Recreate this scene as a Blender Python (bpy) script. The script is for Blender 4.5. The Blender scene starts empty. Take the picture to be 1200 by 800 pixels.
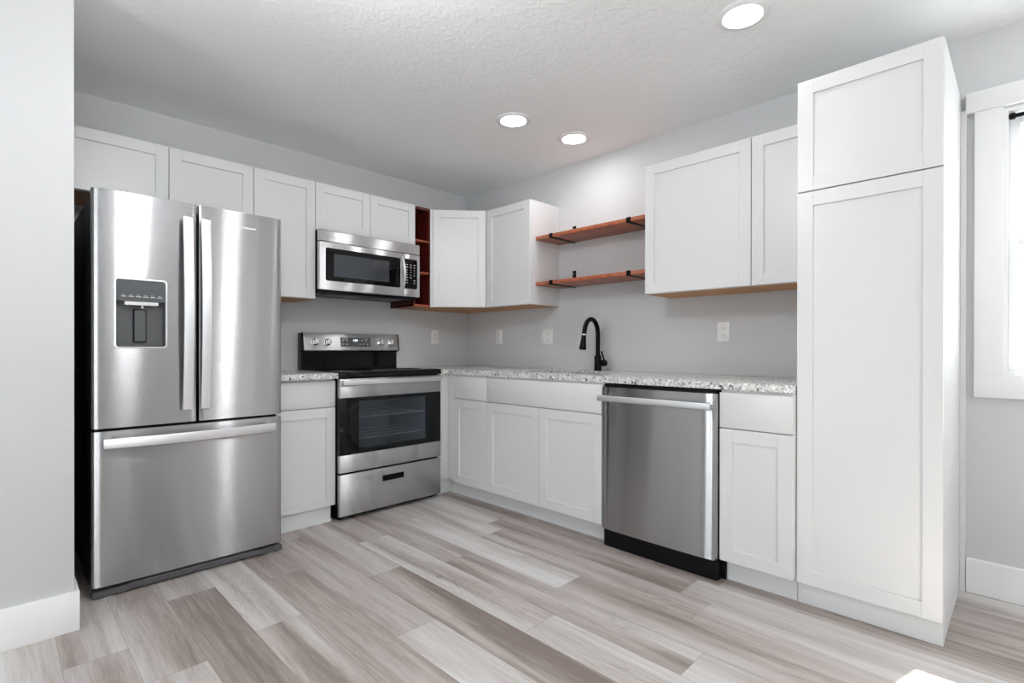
import bpy, bmesh, math, random
from mathutils import Vector, Matrix
random.seed(7)
PI = math.pi
sc = bpy.context.scene
col = sc.collection

# ------------------------------------------------------------------ camera, world, sun, exposure
R_ = Vector((0.7090709, -0.70513604, 0.0012743)); U_ = Vector((0.00070916, 0.00252028, 0.99999657)); F_ = Vector((0.70513684, 0.70906756, -0.00228711))
cam = bpy.data.cameras.new('camera'); co = bpy.data.objects.new('camera', cam); col.objects.link(co)
m = Matrix.Identity(4)
for i in range(3):
    m[i][0] = R_[i]; m[i][1] = U_[i]; m[i][2] = -F_[i]
m[0][3], m[1][3], m[2][3] = -2.95330842, -3.5320854, 1.0460473
co.matrix_world = m
cam.sensor_width = 36.0; cam.lens = 602.592 * 36 / 1200
cam.shift_x = (600 - 595.6425) / 1200; cam.shift_y = (409.5585 - 400) / 1200
cam.clip_start = 0.02
sc.camera = co
sc.view_settings.view_transform = 'Standard'; sc.view_settings.look = 'None'
sc.view_settings.exposure = 1.12; sc.view_settings.gamma = 1.0; sc.view_settings.use_curve_mapping = False
sc.cycles.use_denoising = True
try: sc.cycles.denoiser = 'OPENIMAGEDENOISE'
except Exception: pass
sc.cycles.max_bounces = 12; sc.cycles.diffuse_bounces = 7; sc.cycles.glossy_bounces = 6
sc.cycles.sample_clamp_indirect = 6.0
sc.cycles.caustics_reflective = False; sc.cycles.caustics_refractive = False

SKY = 3.1; SUN = 12.5; LAMP = 27.0; DOME = 85.0; GLOBE = 27.5
w = bpy.data.worlds.new('sky'); sc.world = w; w.use_nodes = True
bg = w.node_tree.nodes['Background']; bg.inputs[0].default_value = (0.94, 0.97, 1.0, 1); bg.inputs[1].default_value = SKY
sd = bpy.data.lights.new('sun', 'SUN'); sd.energy = SUN; sd.angle = math.radians(0.6); sd.color = (1, 0.97, 0.92)
so = bpy.data.objects.new('sun', sd); col.objects.link(so); so.location = (3, -5, 4)
so.rotation_euler = Vector((-0.875, 0.225, -0.99)).to_track_quat('-Z', 'Y').to_euler()

# ------------------------------------------------------------------ room measures
WA, WB, H = -0.0162, 0.0225, 2.393          # wall planes y, x; ceiling
XL, YR = -5.2, -6.3                           # far left wall, rear wall
SX, SY = -2.75, -1.047                        # corner of the wall beside the refrigerator

def portal(loc, rot, sx, sy):
    d = bpy.data.lights.new('window_portal', 'AREA'); d.shape = 'RECTANGLE'; d.size = sx; d.size_y = sy
    d.cycles.is_portal = True
    o = bpy.data.objects.new('window_portal', d); col.objects.link(o); o.location = loc; o.rotation_euler = rot
portal((WB + 0.13, -3.92, 1.49), (0, PI/2, 0), 1.12, 0.92)
portal((XL - 0.13, -1.85, 1.1), (0, -PI/2, 0), 2.02, 1.12)
portal((-4.0, YR - 0.13, 1.1), (PI/2, 0, 0), 1.82, 2.02)

# ------------------------------------------------------------------ materials
def mat(name, base=(0.8, 0.8, 0.8), rough=0.5, metal=0.0, **kw):
    m = bpy.data.materials.new(name); m.use_nodes = True
    b = m.node_tree.nodes['Principled BSDF']
    b.inputs['Base Color'].default_value = (*base, 1); b.inputs['Roughness'].default_value = rough; b.inputs['Metallic'].default_value = metal
    for k, v in kw.items(): b.inputs[k].default_value = v
    return m
def N(m, t, **kw):
    n = m.node_tree.nodes.new(t)
    for k, v in kw.items(): setattr(n, k, v)
    return n
def L(m, a, b): m.node_tree.links.new(a, b)
def P(m): return m.node_tree.nodes['Principled BSDF']
def coords(m, scale=(1, 1, 1), which='Object'):
    tc = N(m, 'ShaderNodeTexCoord'); mp = N(m, 'ShaderNodeMapping'); mp.inputs['Scale'].default_value = scale
    L(m, tc.outputs[which], mp.inputs['Vector']); return mp.outputs[0]
def noise(m, vec, scale, detail=3, rough=0.5, dist=0.0):
    n = N(m, 'ShaderNodeTexNoise'); n.inputs['Scale'].default_value = scale; n.inputs['Detail'].default_value = detail
    n.inputs['Roughness'].default_value = rough; n.inputs['Distortion'].default_value = dist
    L(m, vec, n.inputs['Vector']); return n.outputs['Fac']
def ramp(m, fac, stops, interp='LINEAR'):
    r = N(m, 'ShaderNodeValToRGB'); r.color_ramp.interpolation = interp
    e = r.color_ramp.elements
    while len(e) < len(stops): e.new(0.5)
    for q, (p, c) in zip(e, stops): q.position = p; q.color = (*c, 1)
    L(m, fac, r.inputs[0]); return r.outputs[0]
def bump(m, h, strength, dist):
    b = N(m, 'ShaderNodeBump'); b.inputs['Strength'].default_value = strength; b.inputs['Distance'].default_value = dist
    L(m, h, b.inputs['Height']); L(m, b.outputs[0], P(m).inputs['Normal'])
def mixc(m, fac, a, b, mode='MIX'):
    x = N(m, 'ShaderNodeMix', data_type='RGBA', blend_type=mode)
    for s, v in ((0, fac), (6, a), (7, b)):
        if isinstance(v, (int, float)): x.inputs[s].default_value = v
        elif isinstance(v, tuple): x.inputs[s].default_value = (*v, 1)
        else: L(m, v, x.inputs[s])
    return x.outputs[2]

M = {}
M['wall'] = mat('grey_wall_paint', (0.57, 0.575, 0.58), 0.75)
v = coords(M['wall']); bump(M['wall'], noise(M['wall'], v, 140, 2), 0.12, 0.002)
M['ceiling'] = mat('textured_ceiling_paint', (0.88, 0.89, 0.89), 0.85)
v = coords(M['ceiling']); n1 = noise(M['ceiling'], v, 22, 3, 0.6, 0.8)
bump(M['ceiling'], ramp(M['ceiling'], n1, [(0.46, (0, 0, 0)), (0.56, (1, 1, 1))]), 0.26, 0.004)
M['trim'] = mat('white_trim_paint', (0.80, 0.80, 0.80), 0.4)
M['cab'] = mat('white_cabinet_paint', (0.665, 0.665, 0.665), 0.32)
M['cab'].node_tree.nodes['Principled BSDF'].inputs['Specular IOR Level'].default_value = 0.4
M['toe'] = mat('white_toe_board', (0.66, 0.67, 0.67), 0.45)

# birch underside
M['birch'] = mat('natural_birch_veneer', (0.6, 0.35, 0.16), 0.5)
v = coords(M['birch'], (3, 30, 30)); L(M['birch'], ramp(M['birch'], noise(M['birch'], v, 2.5, 4, 0.6), [(0.3, (0.46, 0.20, 0.07)), (0.7, (0.60, 0.32, 0.13))]), P(M['birch']).inputs['Base Color'])
# stained shelf board
def stained(name, c0, c1, scale):
    m = mat(name, c0, 0.38); v = coords(m, scale)
    L(m, ramp(m, noise(m, v, 2.2, 5, 0.65, 0.6), [(0.3, c0), (0.72, c1)]), P(m).inputs['Base Color']); return m
M['stain'] = stained('red_brown_stained_pine', (0.24, 0.055, 0.022), (0.46, 0.145, 0.065), (14, 1.1, 14))
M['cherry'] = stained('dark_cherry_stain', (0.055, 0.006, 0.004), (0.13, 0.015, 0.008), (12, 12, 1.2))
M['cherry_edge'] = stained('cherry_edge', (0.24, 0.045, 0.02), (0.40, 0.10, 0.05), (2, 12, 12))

# granite
g = M['granite'] = mat('speckled_granite', (0.7, 0.7, 0.68), 0.22)
v = coords(g)
c = ramp(g, noise(g, v, 60, 4, 0.7), [(0.34, (0.47, 0.465, 0.46)), (0.47, (0.63, 0.625, 0.615)), (0.64, (0.77, 0.765, 0.75))])
def specks(scale, cut_, colour, c):
    vo = N(g, 'ShaderNodeTexVoronoi'); vo.inputs['Scale'].default_value = scale; L(g, v, vo.inputs['Vector'])
    se = N(g, 'ShaderNodeSeparateColor'); L(g, vo.outputs['Color'], se.inputs[0])
    return mixc(g, ramp(g, se.outputs[0], [(cut_, (1, 1, 1)), (cut_+0.02, (0, 0, 0))]), c, colour)
c = specks(190, 0.11, (0.26, 0.255, 0.25), c); c = specks(120, 0.08, (0.38, 0.35, 0.32), c); c = specks(100, 0.045, (0.07, 0.066, 0.063), c); c = specks(95, 0.05, (0.84, 0.83, 0.81), c)
L(g, c, P(g).inputs['Base Color'])

# brushed steel: long vertical smear of highlights (brushed across)
def steel(name, base, rough, aniso, tangent=(0, 0, 1)):
    m = mat(name, base, rough, 1.0); b = P(m); b.inputs['Anisotropic'].default_value = aniso
    if aniso:
        cx = N(m, 'ShaderNodeCombineXYZ')
        for i in range(3): cx.inputs[i].default_value = tangent[i]
        L(m, cx.outputs[0], b.inputs['Tangent'])
        # fine horizontal brush lines: tilt the normal up and down only
        vec = coords(m, (400, 400, 21000)); nz = noise(m, vec, 1.0, 1, 0.5)
        sb = N(m, 'ShaderNodeMath', operation='MULTIPLY_ADD'); L(m, nz, sb.inputs[0]); sb.inputs[1].default_value = 1.8; sb.inputs[2].default_value = -0.90
        cz = N(m, 'ShaderNodeCombineXYZ'); L(m, sb.outputs[0], cz.inputs[2])
        ge = N(m, 'ShaderNodeNewGeometry'); ad = N(m, 'ShaderNodeVectorMath', operation='ADD'); L(m, ge.outputs['Normal'], ad.inputs[0]); L(m, cz.outputs[0], ad.inputs[1])
        no = N(m, 'ShaderNodeVectorMath', operation='NORMALIZE'); L(m, ad.outputs[0], no.inputs[0]); L(m, no.outputs[0], b.inputs['Normal'])
    return m
M['steel'] = steel('brushed_stainless_steel', (0.43, 0.43, 0.437), 0.17, 1.0)
M['steel_light'] = steel('bright_brushed_steel', (0.66, 0.66, 0.67), 0.28, 1.0)
M['steel_mid'] = steel('range_brushed_steel', (0.52, 0.52, 0.53), 0.27, 1.0)
M['steel_handle'] = steel('satin_steel_handle', (0.72, 0.72, 0.73), 0.38, 0.0)
M['steel_sink'] = steel('sink_steel', (0.55, 0.55, 0.56), 0.3, 0.0)
M['chrome'] = steel('chrome', (0.85, 0.85, 0.86), 0.12, 0.0)
M['black'] = mat('black_plastic', (0.012, 0.012, 0.013), 0.35)
M['black_side'] = mat('black_textured_case', (0.012, 0.012, 0.014), 0.45)
M['black_enamel'] = mat('black_gloss_enamel', (0.008, 0.008, 0.009), 0.08)
M['black_glass'] = mat('black_glass', (0.010, 0.011, 0.013), 0.04)
M['matte_black'] = mat('matte_black_metal', (0.012, 0.012, 0.013), 0.42, 0.3)
M['grey_plastic'] = mat('dark_grey_plastic', (0.085, 0.088, 0.092), 0.35)
M['grey_grille'] = mat('grey_kick_grille', (0.075, 0.076, 0.08), 0.4)
M['panel_grey'] = mat('grey_control_panel', (0.10, 0.105, 0.11), 0.18)
for k_ in ('black', 'black_side', 'matte_black'): P(M[k_]).inputs['Specular IOR Level'].default_value = 0.16; P(M[k_]).inputs['Base Color'].default_value = (0.004, 0.004, 0.0045, 1)
for k_ in ('black_enamel', 'black_glass'): P(M[k_]).inputs['Specular IOR Level'].default_value = 0.28; P(M[k_]).inputs['Base Color'].default_value = (0.003, 0.0035, 0.004, 1)
M['bezel'] = mat('silver_bezel', (0.75, 0.75, 0.76), 0.3, 0.6)
M['white_plastic'] = mat('white_plastic', (0.78, 0.78, 0.77), 0.4)
M['slot'] = mat('dark_slot', (0.03, 0.03, 0.03), 0.6)
M['mark'] = mat('light_grey_print', (0.62, 0.63, 0.65), 0.5)
M['digit'] = mat('clock_digits', (0.8, 0.85, 0.9), 0.5); P(M['digit']).inputs['Emission Color'].default_value = (0.8, 0.92, 1, 1); P(M['digit']).inputs['Emission Strength'].default_value = 1.2
M['oven_wall'] = mat('oven_cavity_enamel', (0.42, 0.45, 0.49), 0.35)
M['rack'] = mat('oven_rack_wire', (0.75, 0.77, 0.8), 0.35, 0.4)
M['vinyl'] = mat('white_vinyl_sash', (0.82, 0.83, 0.84), 0.35)
M['feet'] = mat('grey_levelling_foot', (0.35, 0.35, 0.36), 0.5)
M['lens'] = mat('lit_led_lens', (1, 1, 1), 0.5); P(M['lens']).inputs['Emission Color'].default_value = (0.98, 0.99, 1.0, 1); P(M['lens']).inputs['Emission Strength'].default_value = LAMP

def pane(name, tint, gloss=0.12):
    m = bpy.data.materials.new(name); m.use_nodes = True; nt = m.node_tree; nt.nodes.clear()
    o = nt.nodes.new('ShaderNodeOutputMaterial'); mx = nt.nodes.new('ShaderNodeMixShader')
    t = nt.nodes.new('ShaderNodeBsdfTransparent'); gl = nt.nodes.new('ShaderNodeBsdfGlossy'); fr = nt.nodes.new('ShaderNodeFresnel')
    t.inputs[0].default_value = (*tint, 1); gl.inputs['Roughness'].default_value = 0.02; fr.inputs[0].default_value = 1.5
    ge = nt.nodes.new('ShaderNodeNewGeometry'); mu = nt.nodes.new('ShaderNodeMath'); mu.operation = 'SUBTRACT'; mu.use_clamp = True
    nt.links.new(fr.outputs[0], mu.inputs[0]); nt.links.new(ge.outputs['Backfacing'], mu.inputs[1]); nt.links.new(mu.outputs[0], mx.inputs[0]); nt.links.new(t.outputs[0], mx.inputs[1]); nt.links.new(gl.outputs[0], mx.inputs[2]); nt.links.new(mx.outputs[0], o.inputs[0])
    return m
M['glass'] = pane('window_glass', (0.97, 0.98, 0.98))
M['oven_glass'] = pane('tinted_oven_glass', (0.66, 0.69, 0.72))

# vinyl plank floor: tone of each plank comes from a per-plank attribute
f = M['floor'] = mat('vinyl_plank_floor', (0.5, 0.46, 0.44), 0.42)
at = N(f, 'ShaderNodeAttribute'); at.attribute_name = 'tone'; sp = N(f, 'ShaderNodeSeparateColor'); L(f, at.outputs['Color'], sp.inputs[0])
tc = N(f, 'ShaderNodeTexCoord'); off = N(f, 'ShaderNodeVectorMath', operation='MULTIPLY_ADD')
L(f, at.outputs['Color'], off.inputs[0]); off.inputs[1].default_value = (0, 37, 23); L(f, tc.outputs['Object'], off.inputs[2])
def fmap(s):
    mp = N(f, 'ShaderNodeMapping'); mp.inputs['Scale'].default_value = s; L(f, off.outputs[0], mp.inputs['Vector']); return mp.outputs[0]
st1 = noise(f, fmap((9, 0.55, 1)), 1.0, 3, 0.5, 0.6)         # broad streaks along the plank
st2 = noise(f, fmap((48, 2.4, 1)), 1.0, 6, 0.75, 1.2)       # grain
st3 = noise(f, fmap((240, 9.0, 1)), 1.0, 3, 0.6, 0.3)       # fine fibres
rg_ = noise(f, fmap((5.5, 0.9, 1)), 1.0, 2, 0.5, 1.1)        # cathedral figure
def mth(op, a, b2, c2=None):
    n = N(f, 'ShaderNodeMath', operation=op)
    for i_, q_ in enumerate((a, b2, c2)):
        if q_ is None: continue
        if isinstance(q_, (int, float)): n.inputs[i_].default_value = q_
        else: L(f, q_, n.inputs[i_])
    return n.outputs[0]
ring = mth('PINGPONG', mth('MULTIPLY', rg_, 22.0), 0.5)
ring = mth('SUBTRACT', 1.0, mth('MULTIPLY', ring, 5.0)); ring_n = f.node_tree.nodes[-1]; ring_n.use_clamp = True
patch = N(f, 'ShaderNodeMapRange'); patch.inputs[1].default_value = 0.52; patch.inputs[2].default_value = 0.66; L(f, noise(f, fmap((3.0, 1.3, 1)), 1.0, 2, 0.5, 0.5), patch.inputs[0])
tone = mth('MULTIPLY', sp.outputs[0], 0.72)
tone = mth('MULTIPLY_ADD', st1, 1.75, tone)
tone = mth('MULTIPLY_ADD', st2, 0.80, tone)
tone = mth('MULTIPLY_ADD', st3, 0.50, tone)
tone = mth('MULTIPLY_ADD', mth('MULTIPLY', ring, patch.outputs[0]), -0.20, tone)
mr = N(f, 'ShaderNodeMapRange'); mr.inputs[1].default_value = 1.33; mr.inputs[2].default_value = 2.40; L(f, tone, mr.inputs[0])
fc = ramp(f, mr.outputs[0], [(0.0, (0.20, 0.160, 0.142)), (0.30, (0.345, 0.297, 0.272)), (0.60, (0.50, 0.462, 0.438)), (1.0, (0.64, 0.635, 0.625))])
L(f, fc, P(f).inputs['Base Color'])
bump(f, st2, 0.10, 0.001)

# ------------------------------------------------------------------ mesh helpers
class MB:
    """collects shapes into one mesh; every shape may use its own material slot"""
    def __init__(self): self.bm = bmesh.new(); self.mats = []
    def _mi(self, m):
        if m not in self.mats: self.mats.append(m)
        return self.mats.index(m)
    def add(self, bm2, m, smooth=False, xf=None):
        if xf is not None: bmesh.ops.transform(bm2, matrix=xf, verts=bm2.verts)
        bmesh.ops.recalc_face_normals(bm2, faces=bm2.faces)
        mi = self._mi(m); vm = {}
        for v in bm2.verts: vm[v] = self.bm.verts.new(v.co)
        for fc in bm2.faces:
            try: nf = self.bm.faces.new([vm[v] for v in fc.verts])
            except ValueError: continue
            nf.material_index = mi; nf.smooth = smooth or fc.smooth
        bm2.free(); return self
    def box(self, x0, x1, y0, y1, z0, z1, m, bev=0.0, seg=2, xf=None):
        b = bmesh.new()
        vs = [b.verts.new((x, y, z)) for x in (x0, x1) for y in (y0, y1) for z in (z0, z1)]
        for q in ((0, 1, 3, 2), (4, 6, 7, 5), (0, 4, 5, 1), (2, 3, 7, 6), (0, 2, 6, 4), (1, 5, 7, 3)): b.faces.new([vs[i] for i in q])
        if bev: bmesh.ops.bevel(b, geom=b.edges[:], offset=bev, segments=seg, affect='EDGES', profile=0.5)
        return self.add(b, m, xf=xf)
    def prism(self, pts, plane, lo, hi, m, bev=0.0, seg=2, smooth=False, xf=None):
        b = bmesh.new()
        def V(a, c, d):
            return {'xz': (a, d, c), 'xy': (a, c, d), 'yz': (d, a, c)}[plane]
        r0 = [b.verts.new(V(a, c, lo)) for a, c in pts]; r1 = [b.verts.new(V(a, c, hi)) for a, c in pts]
        f0 = b.faces.new(r0); f1 = b.faces.new(r1[::-1]); n = len(pts)
        for i in range(n):
            q = b.faces.new((r0[i], r0[(i+1) % n], r1[(i+1) % n], r1[i])); q.smooth = smooth
        if bev:
            bmesh.ops.bevel(b, geom=list(f0.edges) + list(f1.edges), offset=bev, segments=seg, affect='EDGES', profile=0.5)
        return self.add(b, m, smooth=smooth, xf=xf)
    def lathe(self, prof, c, axis, m, seg=40, xf=None):
        b = bmesh.new(); rings = []
        for r, h in prof:
            ring = []
            for k in range(seg):
                t = 2*PI*k/seg; p = (r*math.cos(t), r*math.sin(t), h)
                if axis == 'x': p = (p[2], p[0], p[1])
                if axis == 'y': p = (p[0], p[2], p[1])
                ring.append(b.verts.new((c[0]+p[0], c[1]+p[1], c[2]+p[2])))
            rings.append(ring)
        for a, d in zip(rings, rings[1:]):
            for k in range(seg): b.faces.new((a[k], a[(k+1) % seg], d[(k+1) % seg], d[k])).smooth = True
        if prof[0][0] > 1e-6: b.faces.new(rings[0][::-1])
        if prof[-1][0] > 1e-6: b.faces.new(rings[-1])
        bmesh.ops.remove_doubles(b, verts=b.verts, dist=1e-6)
        return self.add(b, m, xf=xf)
    def sweep(self, path, section, m, up=(0, 0, 1), scales=None, smooth=True, xf=None):
        """section: (a, c) points; a runs along side = dir x up, c along the corrected up"""
        b = bmesh.new(); path = [Vector(p) for p in path]; rings = []; up = Vector(up); side0 = None
        for i, p in enumerate(path):
            d = (path[min(i+1, len(path)-1)] - path[max(i-1, 0)]).normalized()
            if side0 is None:
                s = d.cross(up); s = s.normalized() if s.length > 1e-5 else Vector((1, 0, 0))
            else:
                s = (side0 - d*side0.dot(d)).normalized()
            side0 = s; u = s.cross(d).normalized(); k = scales[i] if scales else 1.0
            rings.append([b.verts.new(p + s*(a*k) + u*(c2*k)) for a, c2 in section])
        n = len(section)
        for r0, r1 in zip(rings, rings[1:]):
            for k in range(n): b.faces.new((r0[k], r0[(k+1) % n], r1[(k+1) % n], r1[k])).smooth = smooth
        b.faces.new(rings[0][::-1]); b.faces.new(rings[-1])
        return self.add(b, m, xf=xf)
    def tube(self, path, r, m, seg=16, scales=None, up=(0, 0, 1), xf=None):
        return self.sweep(path, [(r*math.cos(2*PI*k/seg), r*math.sin(2*PI*k/seg)) for k in range(seg)], m, up=up, scales=scales, xf=xf)
    def build(self, name, parent=None, loc=None, rz=None):
        me = bpy.data.meshes.new(name); self.bm.to_mesh(me); self.bm.free()
        for m_ in self.mats: me.materials.append(m_)
        try: me.set_sharp_from_angle(angle=math.radians(35))
        except Exception: pass
        o = bpy.data.objects.new(name, me); col.objects.link(o)
        if parent: o.parent = parent
        if loc: o.location = loc
        if rz is not None: o.rotation_euler = (0, 0, rz)
        return o
def cut(o, mb):
    """boolean difference, applied at once; the cutter does not stay in the scene"""
    c = mb.build('cutter'); c.parent = o.parent
    md = o.modifiers.new('cut', 'BOOLEAN'); md.operation = 'DIFFERENCE'; md.object = c; md.solver = 'EXACT'
    try: md.material_mode = 'TRANSFER'
    except Exception: pass
    dg = bpy.context.evaluated_depsgraph_get(); dg.update()
    me = bpy.data.meshes.new_from_object(o.evaluated_get(dg)); o.modifiers.clear(); old = o.data; o.data = me
    bpy.data.objects.remove(c, do_unlink=True)
    try: me.set_sharp_from_angle(angle=math.radians(35))
    except Exception: pass
    return o
def tag(o, label=None, cat=None, group=None, kind=None):
    if label: o['label'] = label
    if cat: o['category'] = cat
    if group: o['group'] = group
    if kind: o['kind'] = kind
    return o
def thing(name, loc, rz, label, cat, group=None):
    o = bpy.data.objects.new(name, None); o.empty_display_size = 0.1; col.objects.link(o)
    o.location = loc; o.rotation_euler = (0, 0, rz); return tag(o, label, cat, group)
def rrect(x0, x1, z0, z1, r, n=6):
    pts = []
    for cx, cz, a0 in ((x1-r, z0+r, -90), (x1-r, z1-r, 0), (x0+r, z1-r, 90), (x0+r, z0+r, 180)):
        for k in range(n+1):
            a = math.radians(a0 + 90*k/n); pts.append((cx + r*math.cos(a), cz + r*math.sin(a)))
    return pts
def text_mesh(name, s, size, m, parent, xf, ext=0.0004):
    cu = bpy.data.curves.new(name, 'FONT'); cu.body = s; cu.size = size; cu.extrude = ext; cu.align_x = 'CENTER'; cu.align_y = 'CENTER'
    t = bpy.data.objects.new(name, cu); col.objects.link(t); bpy.context.evaluated_depsgraph_get().update()
    dg = bpy.context.evaluated_depsgraph_get(); me = bpy.data.meshes.new_from_object(t.evaluated_get(dg)); bpy.data.objects.remove(t, do_unlink=True)
    me.materials.clear(); me.materials.append(m); me.transform(xf)
    o = bpy.data.objects.new(name, me); col.objects.link(o); o.parent = parent; return o
UPRIGHT = Matrix.Rotation(PI/2, 4, 'X')     # text facing -y, reading along +x
RZB = -PI/2                                  # things on the right-hand wall: local x runs along -y, local y into the wall

def struct(name, mb): return tag(mb.build(name), kind='structure')

# ------------------------------------------------------------------ floor
PW, PX0, PL = 0.1755, -1.576, 1.22
KNOWN = {-4: -1.527, -3: -1.12, -2: -1.927, -1: -1.42, 0: -1.01, 1: -1.535, 2: -2.094, 3: -1.403, 4: -2.49}
# tone of the planks one sees: (row, index) -> lightness; index 0 starts at the known joint and runs towards the viewer
TONE = {(-1, 0): 0.10, (-1, -1): 0.38, (0, 0): 0.78, (0, -1): 0.30, (0, 1): 0.62, (1, 0): 0.40, (1, -1): 0.14, (1, 1): 0.70,
        (2, 0): 0.40, (2, -1): 0.80, (3, 0): 0.28, (3, -1): 0.70, (3, 1): 0.55, (4, 0): 0.58, (4, -1): 0.22, (5, 0): 0.12, (5, -1): 0.15, (6, 0): 0.2,
        (-2, 0): 0.85, (-2, -1): 0.30, (-3, 0): 0.30, (-3, -1): 0.12, (-3, 1): 0.25, (-4, 0): 0.28, (-4, -1): 0.70, (-5, 0): 0.15, (-5, -1): 0.35, (-6, 0): 0.45, (-6, -1): 0.5}
fb = bmesh.new(); lay = fb.loops.layers.float_color.new('tone')
k0 = int(math.floor((XL - 0.2 - PX0)/PW)); k1 = int(math.ceil((WB + 0.05 - PX0)/PW))
for k in range(k0, k1 + 1):
    xa = max(PX0 + k*PW, XL - 0.05); xb = min(PX0 + (k+1)*PW, WB + 0.03)
    if xb - xa < 1e-3: continue
    j0 = KNOWN.get(k, -random.uniform(0.8, 2.0)); i = -2
    while True:
        ya = j0 - i*PL; yb = ya - PL; idx = i; i += 1
        if ya < YR - 0.05: break
        ya = min(ya, WA + 0.02); yb = max(yb, YR - 0.05)
        if ya - yb < 1e-3: continue
        t = TONE.get((k, idx), random.uniform(0.1, 0.75)); r2 = random.random(); r3 = random.random()
        g_ = 0.0005
        vs = [fb.verts.new(p) for p in ((xa+g_, yb+g_, 0), (xb-g_, yb+g_, 0), (xb-g_, ya-g_, 0), (xa+g_, ya-g_, 0))]
        q = fb.faces.new(vs); q.material_index = 0
        for lp in q.loops: lp[lay] = (t, r2, r3, 1)
vs = [fb.verts.new(p) for p in ((XL-.1, YR-.1, -0.0006), (WB+.1, YR-.1, -0.0006), (WB+.1, .1, -0.0006), (XL-.1, .1, -0.0006))]
q = fb.faces.new(vs); q.material_index = 1
vs2 = [fb.verts.new((v.co.x, v.co.y, -0.05)) for v in vs]; fb.faces.new(vs2[::-1]).material_index = 1
for i in range(4): fb.faces.new((vs[i], vs2[i], vs2[(i+1) % 4], vs[(i+1) % 4])).material_index = 1
me = bpy.data.meshes.new('floor'); fb.to_mesh(me); fb.free()
me.materials.append(M['floor']); me.materials.append(mat('plank_joint', (0.17, 0.14, 0.125), 0.6))
fo = bpy.data.objects.new('floor', me); col.objects.link(fo); fo['kind'] = 'structure'

# ------------------------------------------------------------------ shell
T = 0.12
b = MB(); b.box(XL-T, WB+T, YR-T, WA+T, H, H+0.08, M['ceiling']); struct('ceiling', b)
b = MB(); b.box(XL-T, WB+T, WA, WA+T, 0, H, M['wall']); struct('wall_back', b)
WY0, WY1, WZ0, WZ1 = -3.466, -4.38, 0.94, 2.048
b = MB()
b.box(WB, WB+T, WY0, WA, 0, H, M['wall']); b.box(WB, WB+T, YR, WY1, 0, H, M['wall'])
b.box(WB, WB+T, WY1, WY0, 0, WZ0, M['wall']); b.box(WB, WB+T, WY1, WY0, WZ1, H, M['wall']); struct('wall_right', b)
b = MB(); b.box(XL, SX, SY, WA, 0, H, M['wall'], 0.003); struct('wall_left', b)
b = MB()
b.box(XL-T, XL, -1.3, WA, 0, H, M['wall']); b.box(XL-T, XL, YR, -2.4, 0, H, M['wall'])
b.box(XL-T, XL, -2.4, -1.3, 0, 0.1, M['wall']); b.box(XL-T, XL, -2.4, -1.3, 2.1, H, M['wall']); struct('wall_side', b)
b = MB()
b.box(XL-T, -4.9, YR-T, YR, 0, H, M['wall']); b.box(-3.1, WB+T, YR-T, YR, 0, H, M['wall'])
b.box(-4.9, -3.1, YR-T, YR, 0, 0.1, M['wall']); b.box(-4.9, -3.1, YR-T, YR, 2.1, H, M['wall']); struct('wall_rear', b)

BH = 0.1463
def base_prof(): return [(0, 0), (0.014, 0), (0.014, BH-0.004), (0.010, BH), (0, BH)]
b = MB()
b.box(XL+0.005, SX+0.014, SY-0.014, SY+0.0005, 0.0005, BH, M['trim'], 0.0015)
b.box(SX-0.0005, SX+0.014, SY, WA-0.28, 0.0005, BH, M['trim'], 0.0015); struct('baseboard_left', b)
b = MB(); b.prism([(WB+0.0005 - a, z + 0.0005) for a, z in base_prof()], 'xz', YR+0.02, -3.354, M['trim']); struct('baseboard_right', b)
b = MB(); b.box(XL, XL+0.014, YR+0.02, -2.42, 0.0005, BH, M['trim'], 0.0015); b.box(-3.0, WB-0.02, YR, YR+0.014, 0.0005, BH, M['trim'], 0.0015); struct('baseboard_rear', b)

# window on the right wall: casing with an overhanging head board, jambs, two sashes
wn = thing('window_1', (WB, WY0, WZ0), 0, None, None); wn['kind'] = 'structure'
b = MB()
yo = 0.089; cz0 = 0.8418; hz = 2.054; Wl = WY1 - WY0
b.box(-0.019, 0, Wl-yo, yo, cz0-WZ0, 0.0, M['trim'], 0.0012)                   # apron
b.box(-0.019, 0, 0.0, yo, 0.0, hz-WZ0, M['trim'], 0.0012)                       # near jamb casing
b.box(-0.019, 0, Wl-yo, Wl, 0.0, hz-WZ0, M['trim'], 0.0012)
b.box(-0.026, 0, Wl-yo-0.028, yo+0.028, hz-WZ0, 2.1396-WZ0, M['trim'], 0.0012)  # head
b.build('casing', wn)
b = MB()
b.box(0.0, T, -0.014, -0.0002, 0.0002, WZ1-WZ0-0.0002, M['trim']); b.box(0.0, T, Wl+0.0002, Wl+0.014, 0.0002, WZ1-WZ0-0.0002, M['trim'])
b.box(0.0, T, Wl+0.014, -0.014, 0, 0.014, M['trim']); b.box(0.0, T, Wl+0.014, -0.014, WZ1-WZ0-0.014, WZ1-WZ0, M['trim']); b.build('jamb', wn)
def sash(x, z0, z1, name):
    b = MB(); s = 0.036; ya, yb = Wl+0.014, -0.014
    b.box(x, x+0.028, yb-s, yb, z0, z1, M['vinyl'], 0.003); b.box(x, x+0.028, ya, ya+s, z0, z1, M['vinyl'], 0.003)
    b.box(x, x+0.028, ya+s, yb-s, z0, z0+s, M['vinyl'], 0.003); b.box(x, x+0.028, ya+s, yb-s, z1-s, z1, M['vinyl'], 0.003)
    o = b.build(name, wn)
    g = MB(); g.box(x+0.012, x+0.016, ya+s-0.004, yb-s+0.004, z0+s-0.004, z1-s+0.004, M['glass']); g.build('pane', o)
sash(0.045, 0.014, 0.575, 'lower_sash'); sash(0.078, 0.54, WZ1-WZ0-0.014, 'upper_sash')
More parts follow.
